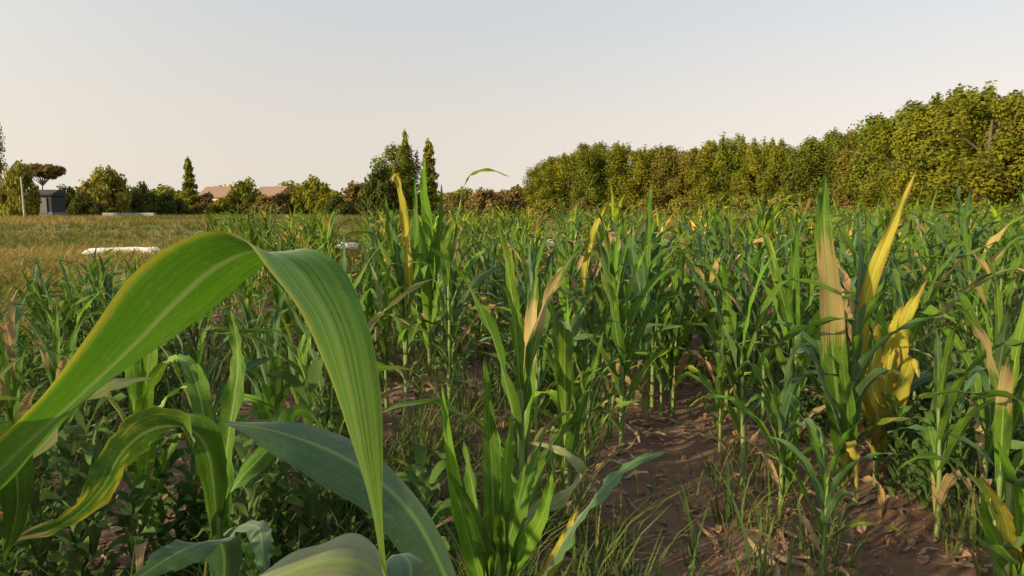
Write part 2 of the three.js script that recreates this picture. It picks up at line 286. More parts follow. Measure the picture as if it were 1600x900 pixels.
{ // central whorl of upright leaves in the foreground, with the blue-grey leaf that reaches left behind the arch tip
  const g = hero('maize plant at bottom centre with a fan of upright bright green leaves', 775, 1.28, { stem: 0.45 });
  const fan = [[[748, 900], [712, 760], [690, 600], 0.036, 'vivid'], [[760, 880], [742, 780], [722, 672], 0.04, 'green'], [[772, 880], [768, 720], [757, 556], 0.045, 'green'], [[782, 880], [788, 760], [800, 640], 0.05, 'vivid'],
    [[790, 880], [820, 770], [846, 690], 0.045, 'green'], [[800, 890], [846, 810], [866, 730], 0.04, 'vivid'], [[765, 890], [735, 800], [700, 735], 0.035, 'green'], [[780, 880], [778, 790], [776, 665], 0.045, 'vivid'], [[785, 890], [806, 800], [822, 720], 0.04, 'green']];
  fan.forEach(([a, b, c, w, col], i) => heroLeaf(g, [[...a, 1.28], [...b, 1.26 + 0.06 * Math.sin(i * 2)], [...c, 1.26 + 0.14 * Math.sin(i * 2)]], w, col, { side: V(1, 0, 0.8 * Math.sin(i * 1.7)), fold: 0.6 }));
  heroLeaf(g, [[810, 960, 1.26], [860, 880, 1.22], [893, 826, 1.2], [940, 765, 1.2], [990, 722, 1.22], [1046, 705, 1.26]], 0.046, 'blue', { side: V(0.35, 0.5, -0.8) });
  heroLeaf(g, [[835, 800, 1.35], [875, 780, 1.4], [905, 733, 1.42], [870, 702, 1.45], [826, 692, 1.48]], 0.032, 'pale', { side: V(0.3, 0.7, -0.6) });
  heroLeaf(g, [[830, 940, 1.25], [880, 850, 1.22], [905, 785, 1.24]], 0.03, 'yellow', {});
}
{
  const g = hero('maize plant beside the fan-shaped one, a wide blue-grey leaf drooping to its left', 745, 0.98, { stem: 0.36 });
  mesh('leaf', bladeBetween(
    edges(g, [[750, 1010, 1.0], [715, 905, 1.0], [662, 790, 1.0], [600, 722, 0.98], [545, 684, 0.96], [480, 664, 0.93], [420, 658, 0.90], [350, 660, 0.87]]),
    edges(g, [[720, 1030, 0.94], [662, 920, 0.92], [606, 836, 0.90], [556, 790, 0.885], [498, 755, 0.87], [445, 722, 0.86], [400, 690, 0.86], [352, 664, 0.865]]), { col: 'blue', fold: 0.12, flip: 1, nl: 40 }), waxyMat, g);
  heroLeaf(g, [[755, 960, 0.98], [790, 930, 1.0], [830, 990, 1.0]], 0.04, 'green', { side: V(0.3, 0.3, -0.9) });
}
{ // right foreground
  const g = hero('bright green maize plant at the bottom right corner, cut by the frame', 1590, 1.45, { stem: 0.5 });
  [[[1580, 880], [1565, 800], [1530, 742], 0.035, 'yellow'], [[1590, 860], [1582, 760], [1560, 690], 0.045, 'vivid'], [[1600, 850], [1606, 740], [1600, 640], 0.05, 'vivid'], [[1580, 890], [1555, 860], [1515, 835], 0.04, 'green'], [[1575, 900], [1545, 820], [1535, 770], 0.035, 'vivid'], [[1610, 850], [1650, 760], [1680, 720], 0.05, 'green']]
    .forEach(([a, b, c, w, col], i) => heroLeaf(g, [[...a, 1.45], [...b, 1.42 + 0.05 * Math.sin(i * 2)], [...c, 1.4 + 0.1 * Math.sin(i * 3)]], w, col, { side: V(1, 0, 0.7 * Math.sin(i * 2.1)), fold: 0.5 }));
}
{
  const g = hero('short dark drooping maize plant on the bare soil left of the scorched one', 1228, 2.25, { stock: 7, size: 0.72, turn: 0.8 });
  heroLeaf(g, [[1228, 760, 2.25], [1210, 680, 2.2], [1185, 620, 2.18], [1160, 640, 2.14]], 0.04, 'green', { side: V(0.4, 0.3, -0.8) });
  heroLeaf(g, [[1232, 740, 2.25], [1240, 660, 2.26], [1250, 590, 2.3]], 0.045, 'green', {});
}
hero('arching maize plant on the soil between the yellow plant and the bottom right corner', 1480, 2.15, { stock: 13, size: 0.78, turn: 1.2 });
hero('small dark maize plant right of the yellow one, half hidden by weeds', 1545, 2.75, { stock: 22, size: 0.85, turn: 0.4 });
hero('small loose maize plant standing in the mouth of the furrow', 1128, 2.95, { stock: 19, size: 0.62, turn: 2.1 });
hero('low leafy maize plant at the bottom edge right of the furrow', 1300, 1.85, { stock: 10, size: 0.55, turn: 0.5 });
{ // the tall scorched plant right of centre
  const g = hero('tall maize plant right of the bare furrow, its upright leaf scorched tan in the middle', 1322, 2.5, { stem: 0.62, stock: 10, size: 0.95, turn: 0.6 });
  heroLeaf(g, [[1312, 660, 2.48], [1302, 560, 2.46], [1296, 450, 2.44], [1287, 350, 2.46], [1291, 266, 2.5]], 0.095, 'scorched', { side: V(1, 0, 0.15), fold: 0.25, ripple: 0.008 }).userData = { label: 'upright green leaf with a scorched tan middle' };
  heroLeaf(g, [[1330, 650, 2.52], [1338, 520, 2.55], [1344, 400, 2.6], [1340, 322, 2.66]], 0.06, 'blue', { side: V(1, 0, -0.4) });
  heroLeaf(g, [[1315, 690, 2.45], [1285, 600, 2.4], [1258, 545, 2.36], [1238, 560, 2.3], [1225, 610, 2.28]], 0.055, 'blue', { side: V(0.4, 0.3, -0.8) });
  heroLeaf(g, [[1322, 720, 2.45], [1328, 690, 2.38], [1338, 720, 2.32], [1340, 785, 2.3]], 0.05, 'yellow', { side: V(0.9, 0, -0.4) });
  heroLeaf(g, [[1325, 700, 2.45], [1322, 610, 2.4], [1312, 540, 2.4]], 0.06, 'green', {});
}
{
  const g = hero('yellow maize plant with a long pointed leaf slanting up to the right', 1376, 2.65, { stem: 0.58, stock: 4, size: 0.8, turn: 2 });
  heroLeaf(g, [[1352, 620, 2.62], [1343, 520, 2.58], [1366, 425, 2.55], [1400, 340, 2.55], [1434, 262, 2.58]], 0.06, 'yellow', { side: V(0.9, 0.3, 0.3), fold: 0.5, ripple: 0.012 });
  heroLeaf(g, [[1382, 640, 2.6], [1400, 560, 2.56], [1418, 490, 2.55], [1452, 432, 2.56]], 0.07, 'yellow', { side: V(0.9, 0.3, 0.2), fold: 0.45, ripple: 0.014 });
  heroLeaf(g, [[1378, 660, 2.6], [1384, 600, 2.56], [1394, 530, 2.56], [1410, 470, 2.6]], 0.085, 'yellow', { side: V(1, 0, 0.2), fold: 0.4, ripple: 0.014 });
  heroLeaf(g, [[1368, 650, 2.58], [1352, 600, 2.52], [1350, 550, 2.5]], 0.06, 'yellow', {});
  heroLeaf(g, [[1388, 650, 2.58], [1410, 600, 2.52], [1428, 560, 2.5], [1436, 590, 2.46]], 0.065, 'yellow', { ripple: 0.012 });
  heroLeaf(g, [[1372, 655, 2.56], [1362, 590, 2.5], [1372, 530, 2.48], [1366, 500, 2.46]], 0.07, 'yellow', { ripple: 0.012, side: V(0.9, 0, -0.4) });
  heroLeaf(g, [[1385, 610, 2.6], [1375, 520, 2.62], [1378, 470, 2.66]], 0.07, 'vivid', {});
  heroLeaf(g, [[1400, 620, 2.62], [1440, 590, 2.66], [1500, 585, 2.75], [1530, 610, 2.8]], 0.05, 'blue', { side: V(0.1, 0.5, -0.9) });
}
{
  const g = hero('tall maize plant under the pointed tree with a bright yellow upright leaf', 635, 3.9, { stem: 0.75, stock: 0, size: 1.1, turn: 1 });
  heroLeaf(g, [[640, 460, 3.9], [636, 380, 3.88], [628, 310, 3.84], [618, 272, 3.8], [612, 286, 3.76]], 0.05, 'yellow', { ripple: 0.012 });
  heroLeaf(g, [[630, 450, 3.9], [610, 370, 3.9], [602, 300, 3.95]], 0.055, 'green', { side: V(1, 0, -0.3) });
  heroLeaf(g, [[640, 440, 3.9], [650, 360, 3.95], [648, 270, 4.0]], 0.055, 'green', {});
  heroLeaf(g, [[620, 470, 3.85], [596, 410, 3.8], [580, 390, 3.75], [566, 420, 3.7]], 0.05, 'yellowing', { side: V(0.4, 0.3, -0.8) });
}
{
  const g = hero('tall bright green maize plant beside the one with the yellow upright leaf', 672, 4.1, { stem: 0.75, stock: 6, size: 1.1, turn: 2.2 });
  heroLeaf(g, [[672, 450, 4.1], [670, 360, 4.08], [662, 290, 4.05], [664, 246, 4.05]], 0.075, 'vivid', {});
  heroLeaf(g, [[676, 440, 4.1], [688, 360, 4.1], [690, 285, 4.12]], 0.06, 'green', {});
  heroLeaf(g, [[668, 430, 4.05], [660, 380, 4.0], [640, 330, 3.98], [630, 340, 3.94]], 0.05, 'vivid', { side: V(0.5, 0.3, -0.8) });
}
{
  const g = hero('slim maize plant whose top leaf bends over to the right against the sky', 702, 3.5, { stem: 0.7, stock: 9, size: 1.05, turn: 0.3 });
  heroLeaf(g, [[702, 430, 3.5], [708, 370, 3.48], [720, 310, 3.46], [734, 273, 3.45], [762, 265, 3.43], [796, 276, 3.4]], 0.035, 'yellowing', { side: V(0.25, 0.35, -0.9), sideEnd: V(0.1, 0.8, -0.5) });
  heroLeaf(g, [[700, 430, 3.5], [694, 380, 3.45], [712, 345, 3.42], [722, 362, 3.4]], 0.04, 'yellowing', {});
}
{
  const g = hero('maize plant with tan withered upper leaves before the left end of the wood', 915, 4.0, { stem: 0.66, stock: 5, size: 1.0, turn: 1.4 });
  heroLeaf(g, [[912, 440, 4.0], [920, 390, 3.98], [932, 350, 3.96], [950, 318, 3.92], [962, 330, 3.88]], 0.04, 'yellow', { ripple: 0.012 });
  heroLeaf(g, [[925, 430, 4.0], [945, 390, 3.98], [956, 362, 3.96], [966, 380, 3.9], [962, 410, 3.88]], 0.06, 'dry', {});
  heroLeaf(g, [[920, 420, 4.0], [908, 370, 4.0], [890, 345, 4.05], [870, 372, 4.1]], 0.045, 'yellowing', { side: V(0.3, 0.3, -0.9) });
}
{
  const g = hero('maize plant with one thin dark leaf standing straight up before the wood', 1010, 3.4, { stem: 0.62, stock: 3, size: 1.0, turn: 0.9 });
  heroLeaf(g, [[1008, 470, 3.4], [1011, 400, 3.4], [1015, 330, 3.4], [1018, 274, 3.42]], 0.042, 'green', {});
  heroLeaf(g, [[1006, 450, 3.4], [1022, 404, 3.36], [1050, 386, 3.33], [1080, 396, 3.3], [1108, 428, 3.28]], 0.045, 'green', { side: V(0.2, 0.2, -1), bright: 0.7 });
  heroLeaf(g, [[1000, 450, 3.4], [988, 390, 3.38], [990, 340, 3.38]], 0.05, 'blue', {});
}
{
  const g = hero('maize plant in the middle rows with a yellow-green leaf standing stiffly upright', 888, 2.7, { stem: 0.4, stock: 6, size: 0.75, turn: 0.2 });
  heroLeaf(g, [[890, 650, 2.7], [888, 560, 2.68], [886, 462, 2.66]], 0.052, 'vivid', { bright: 1.3 });
  heroLeaf(g, [[895, 650, 2.7], [925, 580, 2.68], [945, 510, 2.7]], 0.045, 'green', {});
}
{
  const g = hero('maize plant with a dark upright leaf just left of the scorched one', 1240, 3.0, { stem: 0.6, stock: 18, size: 0.95, turn: 2.6 });
  heroLeaf(g, [[1238, 500, 3.0], [1240, 430, 3.0], [1247, 342, 3.0]], 0.065, 'green', {});
  heroLeaf(g, [[1232, 500, 3.0], [1215, 440, 3.0], [1192, 365, 3.05], [1180, 372, 3.05]], 0.04, 'yellowing', {});
}
{
  const g = hero('maize plant with upright bluish leaves in the middle of the field', 838, 3.1, { stem: 0.5, stock: 15, size: 0.92, turn: 1.9 });
  heroLeaf(g, [[836, 560, 3.1], [830, 460, 3.1], [826, 380, 3.12]], 0.05, 'blue', {});
  heroLeaf(g, [[845, 560, 3.1], [856, 470, 3.08], [862, 400, 3.1]], 0.05, 'green', {});
  heroLeaf(g, [[825, 550, 3.1], [802, 470, 3.05], [796, 400, 3.02], [790, 372, 3.0]], 0.045, 'yellowing', {});
}

// ---------------------------------------------------------------- the rows
{
  const R = rng(77), spots = [];
  const gaps = [[650, 5.2, 0.26], [1072, 5.0, 0.26], [660, 3.4, 0.2]];     // sight lines along which bare soil shows: column, distance, half width
  for (let k = -36; k < 46; k++) for (let a = -1.5; a < 33; a += 0.2) {
    const l = FURROW + (k + 0.5) * SPACING + (R() - 0.5) * 0.34 + 0.3 * (fbm(a * 0.5 + 3, k * 7.3, 2) - 0.5) * ss(3, 7, a), aa = a + (R() - 0.5) * 0.2, [x, z] = fromRows(l, aa), skip = R();
    const rnd = [R(), R(), R(), R()];
    const d = -z, r = Math.hypot(x, z), px = 800 + FPX * x / Math.max(d, 0.01);
    if (!(l > EDGE || (px > 318 + 40 * rnd[2] && d > 8.5 && d < 24)) || skip < 0.06) continue;
    if ((Math.abs(px - 545) < 26 || Math.abs(px - 858) < 14 || Math.abs(px - 1046) < 12 || Math.abs(px - 436) < 12) && d > 5.5) continue;
    const inView = d > 0.3 && px > -90 && px < 1690;
    if (r < 1.2 || (inView && d < 1.75)) continue;
    if (!inView && !(x < 0 && x > -4.5 && d < 9 && d > -1.2)) continue;
    if (inView && d < 3.2 && px > 980 && px < (d < 2.4 ? 1290 : 1160) && skip < 0.85) continue;
    if (inView && d < 2.3 && px > 900 && px < 1420) continue;
    if (gaps.some(([gx, gd, gw]) => d > 0 && d < gd && Math.abs(x - (gx - 800) / FPX * d) < gw * 0.5 * (0.4 + d / gd))) continue;
    if (heroSpots.some(([hx, hz]) => Math.hypot(hx - x, hz - z) < 0.2)) continue;
    const left = d < 9 ? ss(-1.2, -3.6, l) : 0, size = (0.84 + 0.40 * rnd[0]) * (1 - 0.3 * left) * (1 + 0.10 * ss(1, 6, l)) * (rnd[3] < 0.08 ? 0.7 : 1) * (0.84 + 0.16 * ss(2.5, 5, d));
    spots.push({ x, z, d, px, inView, v: Math.floor(rnd[1] * 24), turn: rnd[2] * Math.PI * 2, size });
  }
  for (let i = 0; i < 60; i++) { const a = 3.7 + 22 * Math.pow(R(), 1.7), l = FURROW + (R() - 0.5) * 0.42, [x, z] = fromRows(l, a), d = -z; spots.push({ x, z, d, px: 800 + FPX * x / d, inView: true, v: Math.floor(R() * 24), turn: R() * 6.28, size: 0.6 + 0.5 * R() }); }
  for (const s of spots) if (s.d > 5 && hash(Math.round(s.x * 100), Math.round(s.z * 100)) > 0.93) s.size *= 1.22;
  spots.sort((p, q) => (q.inView - p.inView) || p.d - q.d);
  const single = spots.slice(0, 262).filter((s) => s.inView), rest = spots.slice(single.length);
  const label = (s) => { const side = s.px < 330 ? 'at the left side of the field' : s.px < 600 ? 'seen beyond the arching leaf' : s.px < 1000 ? 'in the middle rows' : s.px < 1300 ? 'along the far furrow' : 'in the rows on the right'; return `${s.d < 3.2 ? 'near' : s.d < 5 ? 'mid-field' : 'farther'} ${stock[s.v].habit} maize plant ${side}`; };
  const alike = {}; for (const s of single) (alike[label(s)] ||= []).push(s);
  const NTH = ['leftmost', 'second from left', 'third from left', 'fourth from left', 'fifth from left', 'sixth from left', 'seventh from left', 'eighth from left', 'ninth from left', 'tenth from left', 'eleventh from left', 'twelfth from left'];
  for (const k in alike) { alike[k].sort((p, q) => p.px - q.px); alike[k].forEach((s, i) => { s.label = alike[k].length > 1 ? `${k}, ${NTH[Math.min(11, i)]}` : k; s.group = k.replace('plant', 'plants'); }); }
  for (const s of single) {
    makePlant(s.v, s.label, onGround(s.x, s.z), s.turn, s.size, s.group);
  }
  const stand = new THREE.Group(); stand.name = 'maize_rows'; tag(stand, 'far rows of maize filling the field up to the wood', 'maize', null, 'stuff'); scene.add(stand);
  const M = new THREE.Matrix4(), Q = new THREE.Quaternion(), Y = V(0, 1, 0), C = new THREE.Color();
  const paleU = (g) => { const c = g.clone(), u = c.attributes.uv; for (let i = 0; i < u.count; i++) u.setX(i, uOf(7, u.getX(i))); return c; };
  for (let v = 0; v < 24; v++) {
    const mine = rest.filter((s) => s.v === v); if (!mine.length) continue;
    const im = new THREE.InstancedMesh(mergeGeometries(stock[v].parts.map(([nm, g]) => nm === 'stalk' ? paleU(g) : g)), leafMat, mine.length); im.name = 'plants'; im.castShadow = im.receiveShadow = true;
    mine.forEach((s, i) => { const p = onGround(s.x, s.z); im.setMatrixAt(i, M.compose(p, Q.setFromAxisAngle(Y, s.turn), V(s.size, s.size, s.size))); const q = hash(i, v), w = hash(i + 7, v + 3), b = 0.6 + 0.75 * w; im.setColorAt(i, C.setRGB(b * (q > 0.72 ? 2.0 : 1.1 + 0.5 * q), b * (q > 0.72 ? 1.35 : 1.0 + 0.15 * q), b * 0.7)); });
    stand.add(im);
  }
  console.log('maize single', single.length, 'rest', rest.length, 'last d', single[single.length - 1].d.toFixed(2));
}

// ---------------------------------------------------------------- clods, litter, weeds and grass
function tuft(seed, n, h, spread, w) {
  const R = rng(seed), pos = [], col = [], idx = []; let b = 0;
  for (let i = 0; i < n; i++) {
    const az = R() * 6.283, r0 = R() * spread * 0.3, L = h * (0.55 + 0.6 * R()), out = spread * (0.3 + R()), ca = Math.cos(az), sa = Math.sin(az), ww = w * (0.6 + 0.8 * R()), tone = 0.75 + R() * 0.5, dry = R() < 0.22;
    const c = dry ? [1.9 * tone, 1.25 * tone, 1.3 * tone] : [tone, tone, tone];
    for (let q = 0; q <= 3; q++) { const s = q / 3, rr = r0 + out * s * s, y = L * (s - 0.28 * s * s), hw = ww * (1 - s * 0.92) * 0.5; for (const e of [-1, 1]) { pos.push(ca * rr - sa * hw * e, y - 0.01, sa * rr + ca * hw * e); col.push(...c); } }
    for (let q = 0; q < 3; q++) { const a = b + q * 2; idx.push(a, a + 1, a + 2, a + 1, a + 3, a + 2); } b += 8;
  }
  const g = new THREE.BufferGeometry(); g.setAttribute('position', new THREE.Float32BufferAttribute(pos, 3)); g.setAttribute('color', new THREE.Float32BufferAttribute(col, 3)); g.setIndex(idx); g.computeVertexNormals(); return g;
}
function scatter(parent, name, geo, mat, list) {
  if (!list.length) return; const im = new THREE.InstancedMesh(geo, mat, list.length), M = new THREE.Matrix4(), Q = new THREE.Quaternion(), E = new THREE.Euler(), C = new THREE.Color();
  im.name = name; im.castShadow = im.receiveShadow = true;
  list.forEach((s, i) => { E.set(s.rx || 0, s.turn, s.rz || 0); im.setMatrixAt(i, M.compose(s.p, Q.setFromEuler(E), s.s)); im.setColorAt(i, C.setRGB(...s.c)); });
  parent.add(im);
}
function stuff(name, label, category) { const g = new THREE.Group(); g.name = name; tag(g, label, category, null, 'stuff'); scene.add(g); return g; }
{
  const R = rng(5), weeds = stuff('weeds', 'low grassy weeds growing between the maize rows', 'weeds'), lists = [[], [], [], []];
  for (let i = 0; i < 11000; i++) {
    const d = 1.0 + 15 * Math.pow(R(), 1.3), px = -100 + 1800 * R(), x = (px - 800) / FPX * d, z = -d, l = lat(x, z), big = R(), c = R(), h = R(), k = Math.floor(R() * 4), t = R() * 6.28;
    if (l < EDGE) continue;
    const nearCam = d < 2; const fur = Math.abs(((l - FURROW) / SPACING % 1 + 1) % 1 - 0.5) * 2;      // 1 in a furrow, 0 on a row
    if (Math.abs(l - FURROW) < 0.2 && big > 0.4) continue; if (d < 2.9 && px > 880 && big > 0.35) continue;
    if (fbm(x * 1.1 + 20, z * 1.1, 3) < 0.45 + 0.12 * (fur - 0.5) + (px > 950 ? 0.09 : -0.01)) continue;
    const s = 0.5 + 1.1 * h * h; const g = mix3([0.05, 0.105, 0.022], [0.10, 0.13, 0.04], c);
    lists[k].push({ p: onGround(x, z), turn: t, s: V(s, s * (0.8 + 0.5 * big), s), c: g });
  }
  lists.forEach((L, k) => scatter(weeds, 'tufts', tuft(60 + k, 8, 0.26, 0.16, 0.008), grassMat, L));
  const herbs = stuff('broadleaf_weeds', 'small broad leaved weeds scattered over the soil', 'weeds'), hl = [[], [], []];
  const rosette = (seed) => {
    const Q = rng(seed), gs = [];
    for (let i = 0; i < 22; i++) {
      const az = i * 2.4 + Q(), y = 0.009 * i, L = 0.035 + 0.035 * Q(), rad = V(Math.cos(az), 0, Math.sin(az)), b = V(0, y, 0), t = 0.75 + 0.5 * Q();
      gs.push(blade([b, b.clone().addScaledVector(rad, L * 0.5).add(V(0, 0.03, 0)), b.clone().addScaledVector(rad, L).add(V(0, 0.02 + 0.02 * Q(), 0))], 0.014 + 0.008 * Q(), rad.clone().cross(V(0, 1, 0)), rad.clone().cross(V(0, 1, 0)), { nl: 6, nw: 2, ripple: 0.0015, seed: i, fold: 0.25, tint: [t, t, t * 0.9], prof: (s) => Math.pow(Math.sin(Math.PI * Math.pow(0.03 + 0.96 * s, 0.8)), 1.1) }));
    }
    return mergeGeometries(gs);
  };
  for (let i = 0; i < 2600; i++) {
    const d = 1.2 + 10 * Math.pow(R(), 1.3), px = -80 + 1760 * R(), x = (px - 800) / FPX * d, z = -d, k = i % 3, c = R(), h = R(), t = R() * 6.28;
    if (lat(x, z) < EDGE || fbm(x * 1.6 + 60, z * 1.6, 3) < 0.54) continue; if (Math.abs(lat(x, z) - FURROW) < 0.2 && h > 0.3) continue;
    const s = 0.6 + 1.2 * h * h; if (d < 2.4 && h < 0.55) continue; hl[k].push({ p: onGround(x, z), turn: t, s: V(s, s * (0.8 + c), s), c: mix3([0.045, 0.11, 0.02], [0.09, 0.145, 0.045], c) });
  }
  hl.forEach((L, k) => scatter(herbs, 'rosettes', rosette(90 + k), grassMat, L));
  const grass = stuff('grass', 'rough dry grass on the open ground beyond the maize', 'grass'), gl = [[], [], []];
  for (let i = 0; i < 38000; i++) {
    const d = 5 + 105 * Math.pow(R(), 1.6), px = -60 + 1720 * R(), x = (px - 800) / FPX * d, z = -d, k = Math.floor(R() * 3), t = R() * 6.28, h = R(), c = R();
    if (fieldMask(x, z) > 0.4) continue;
    const patch = fbm(x * 0.18 + 50, z * 0.18, 3), s = (0.7 + 0.9 * h) * (1 + d / 60); const tall = x > 12 && d > 26 ? 1.5 : 0.75;
    gl[k].push({ p: onGround(x, z), turn: t, s: V(s, s * tall, s), c: mix3([0.10, 0.125, 0.02], [0.29, 0.235, 0.065], ss(0.34, 0.62, patch * 0.7 + c * 0.3)) });
  }
  for (let i = 0; i < 2600; i++) {                                  // taller weeds along the foot of the wood on the right
    const d = 26 + 9 * R(), px = 1330 + 330 * R(), x = (px - 800) / FPX * d, z = -d, k = Math.floor(R() * 3), t = R() * 6.28, h = R(), c = R();
    if (h < 0.35 * vnoise(x * 0.7, z * 0.7) + 0.2) continue;
    gl[k].push({ p: onGround(x, z), turn: t, s: V(1.6, 2.4 + 3.0 * h * vnoise(x * 0.9 + 4, z * 0.9), 1.6), c: mix3([0.09, 0.15, 0.015], [0.25, 0.23, 0.03], c) });
  }
  gl.forEach((L, k) => scatter(grass, 'tufts', tuft(80 + k, 9, 0.26, 0.2, 0.014), grassMat, L));
  // clods
  const clods = stuff('soil_clods', 'crumbled reddish brown clods of soil between the rows', 'soil'), cl = [[], [], []];
  for (let i = 0; i < 9000; i++) {
    const d = 1.2 + 11 * Math.pow(R(), 1.5), px = -60 + 1720 * R(), x = (px - 800) / FPX * d, z = -d, k = Math.floor(R() * 3), s = 0.004 + 0.017 * Math.pow(R(), 4), c = R(), t = [R() * 6, R() * 6, R() * 6], q = [R(), R()];
    if (lat(x, z) < EDGE) continue;
    const p = onGround(x, z); p.y += s * 0.25;
    cl[k].push({ p, turn: t[0], rx: t[1], rz: t[2], s: V(s, s * (0.6 + 0.4 * q[0]), s * (0.7 + 0.5 * q[1])), c: mix3([0.10, 0.053, 0.034], [0.24, 0.14, 0.085], c) });
  }
  for (let k = 0; k < 3; k++) {
    const g = new THREE.IcosahedronGeometry(1, 1), P = g.attributes.position;
    for (let i = 0; i < P.count; i++) { const v = V(P.getX(i), P.getY(i), P.getZ(i)), m = 0.4 + 1.1 * vnoise(v.x * 2.6 + k * 9 + v.z * 3.1, v.y * 2.9 + v.z * 2.3 + 20); P.setXYZ(i, v.x * m, v.y * m, v.z * m); }
    g.computeVertexNormals(); scatter(clods, 'clods', g, clodMat, cl[k]);
  }
  // withered leaf scraps
  const litter = stuff('dry_leaf_litter', 'withered straw coloured leaf scraps lying on the soil', 'leaf litter'), ll = [[], []];
  for (let i = 0; i < 2000; i++) {
    const d = 1.3 + 9 * Math.pow(R(), 1.4), px = -60 + 1720 * R(), x = (px - 800) / FPX * d, z = -d, k = i % 2, c = R(), s = 0.3 + 0.7 * R(), t = R() * 6.28, e = (R() - 0.5) * 0.5;
    if (lat(x, z) < EDGE) continue; const p = onGround(x, z); p.y += 0.012;
    ll[k].push({ p, turn: t, rx: e, rz: e * 0.6, s: V(s, s, s), c: mix3([0.20, 0.13, 0.07], [0.40, 0.31, 0.19], c) });
  }
  for (let k = 0; k < 2; k++) scatter(litter, 'scraps', blade([V(-0.09, 0, 0), V(-0.03, 0.012, 0.01 + k * 0.02), V(0.03, 0.008, 0), V(0.1, 0.02, -0.02)], 0.018 + 0.008 * k, V(0, 0, 1), V(0, 0.5, 1), { nl: 6, nw: 2, ripple: 0.004, seed: k }), grassMat, ll[k]);
}

// ---------------------------------------------------------------- trees
function leafCloud(R, clumps, n, size, tone) {
  const pos = [], col = [], idx = []; let b = 0; const tot = clumps.reduce((s, c) => s + c.w, 0);
  for (const c of clumps) {
    const m = Math.max(6, Math.round(n * c.w / tot)), ct = 0.8 + 0.4 * R(), hue = R();
    for (let i = 0; i < m; i++) {
      const u = R() * 2 - 1, a = R() * 6.283, q = Math.sqrt(1 - u * u), dir = V(q * Math.cos(a), u, q * Math.sin(a)), rr = Math.pow(R(), 0.45) * (0.8 + 0.35 * R());
      const p = V(c.p.x + dir.x * c.r.x * rr, c.p.y + dir.y * c.r.y * rr, c.p.z + dir.z * c.r.z * rr);
      const nrm = dir.clone().add(V(R() - 0.5, R() - 0.3, R() - 0.5).multiplyScalar(1.7)).normalize(), t = V(R() - 0.5, R() - 0.5, R() - 0.5).cross(nrm).normalize(), bt = nrm.clone().cross(t), s = size * (0.55 + 0.8 * R());
      const tn = ct * (0.72 + 0.55 * R()), cc = mix3(tone[0], tone[1], Math.min(1, Math.max(0, hue * 0.6 + R() * 0.4))).map((x) => x * tn);
      for (const [e, f] of [[-0.5, 0], [0, -0.9], [0.5, 0], [0, 0.9]]) { pos.push(p.x + (t.x * e + bt.x * f) * s, p.y + (t.y * e + bt.y * f) * s, p.z + (t.z * e + bt.z * f) * s); col.push(...cc); }
      idx.push(b, b + 1, b + 2, b, b + 2, b + 3); b += 4;
    }
  }
  const g = new THREE.BufferGeometry(); g.setAttribute('position', new THREE.Float32BufferAttribute(pos, 3)); g.setAttribute('color', new THREE.Float32BufferAttribute(col, 3)); g.setIndex(idx); g.computeVertexNormals(); return g;
}
function limb(a, b, r0, r1, bow = 0) {
  const m = a.clone().lerp(b, 0.5).add(V(bow, 0, -bow * 0.6)), c = new THREE.QuadraticBezierCurve3(a, m, b), g = new THREE.TubeGeometry(c, 5, 1, 6, false), P = g.attributes.position;
  for (let i = 0; i <= 5; i++) { const ctr = c.getPoint(i / 5), r = lerp(r0, r1, i / 5); for (let j = 0; j <= 6; j++) { const k = i * 7 + j; P.setXYZ(k, ctr.x + (P.getX(k) - ctr.x) * r, ctr.y + (P.getY(k) - ctr.y) * r, ctr.z + (P.getZ(k) - ctr.z) * r); } }
  g.computeVertexNormals(); return g;
}
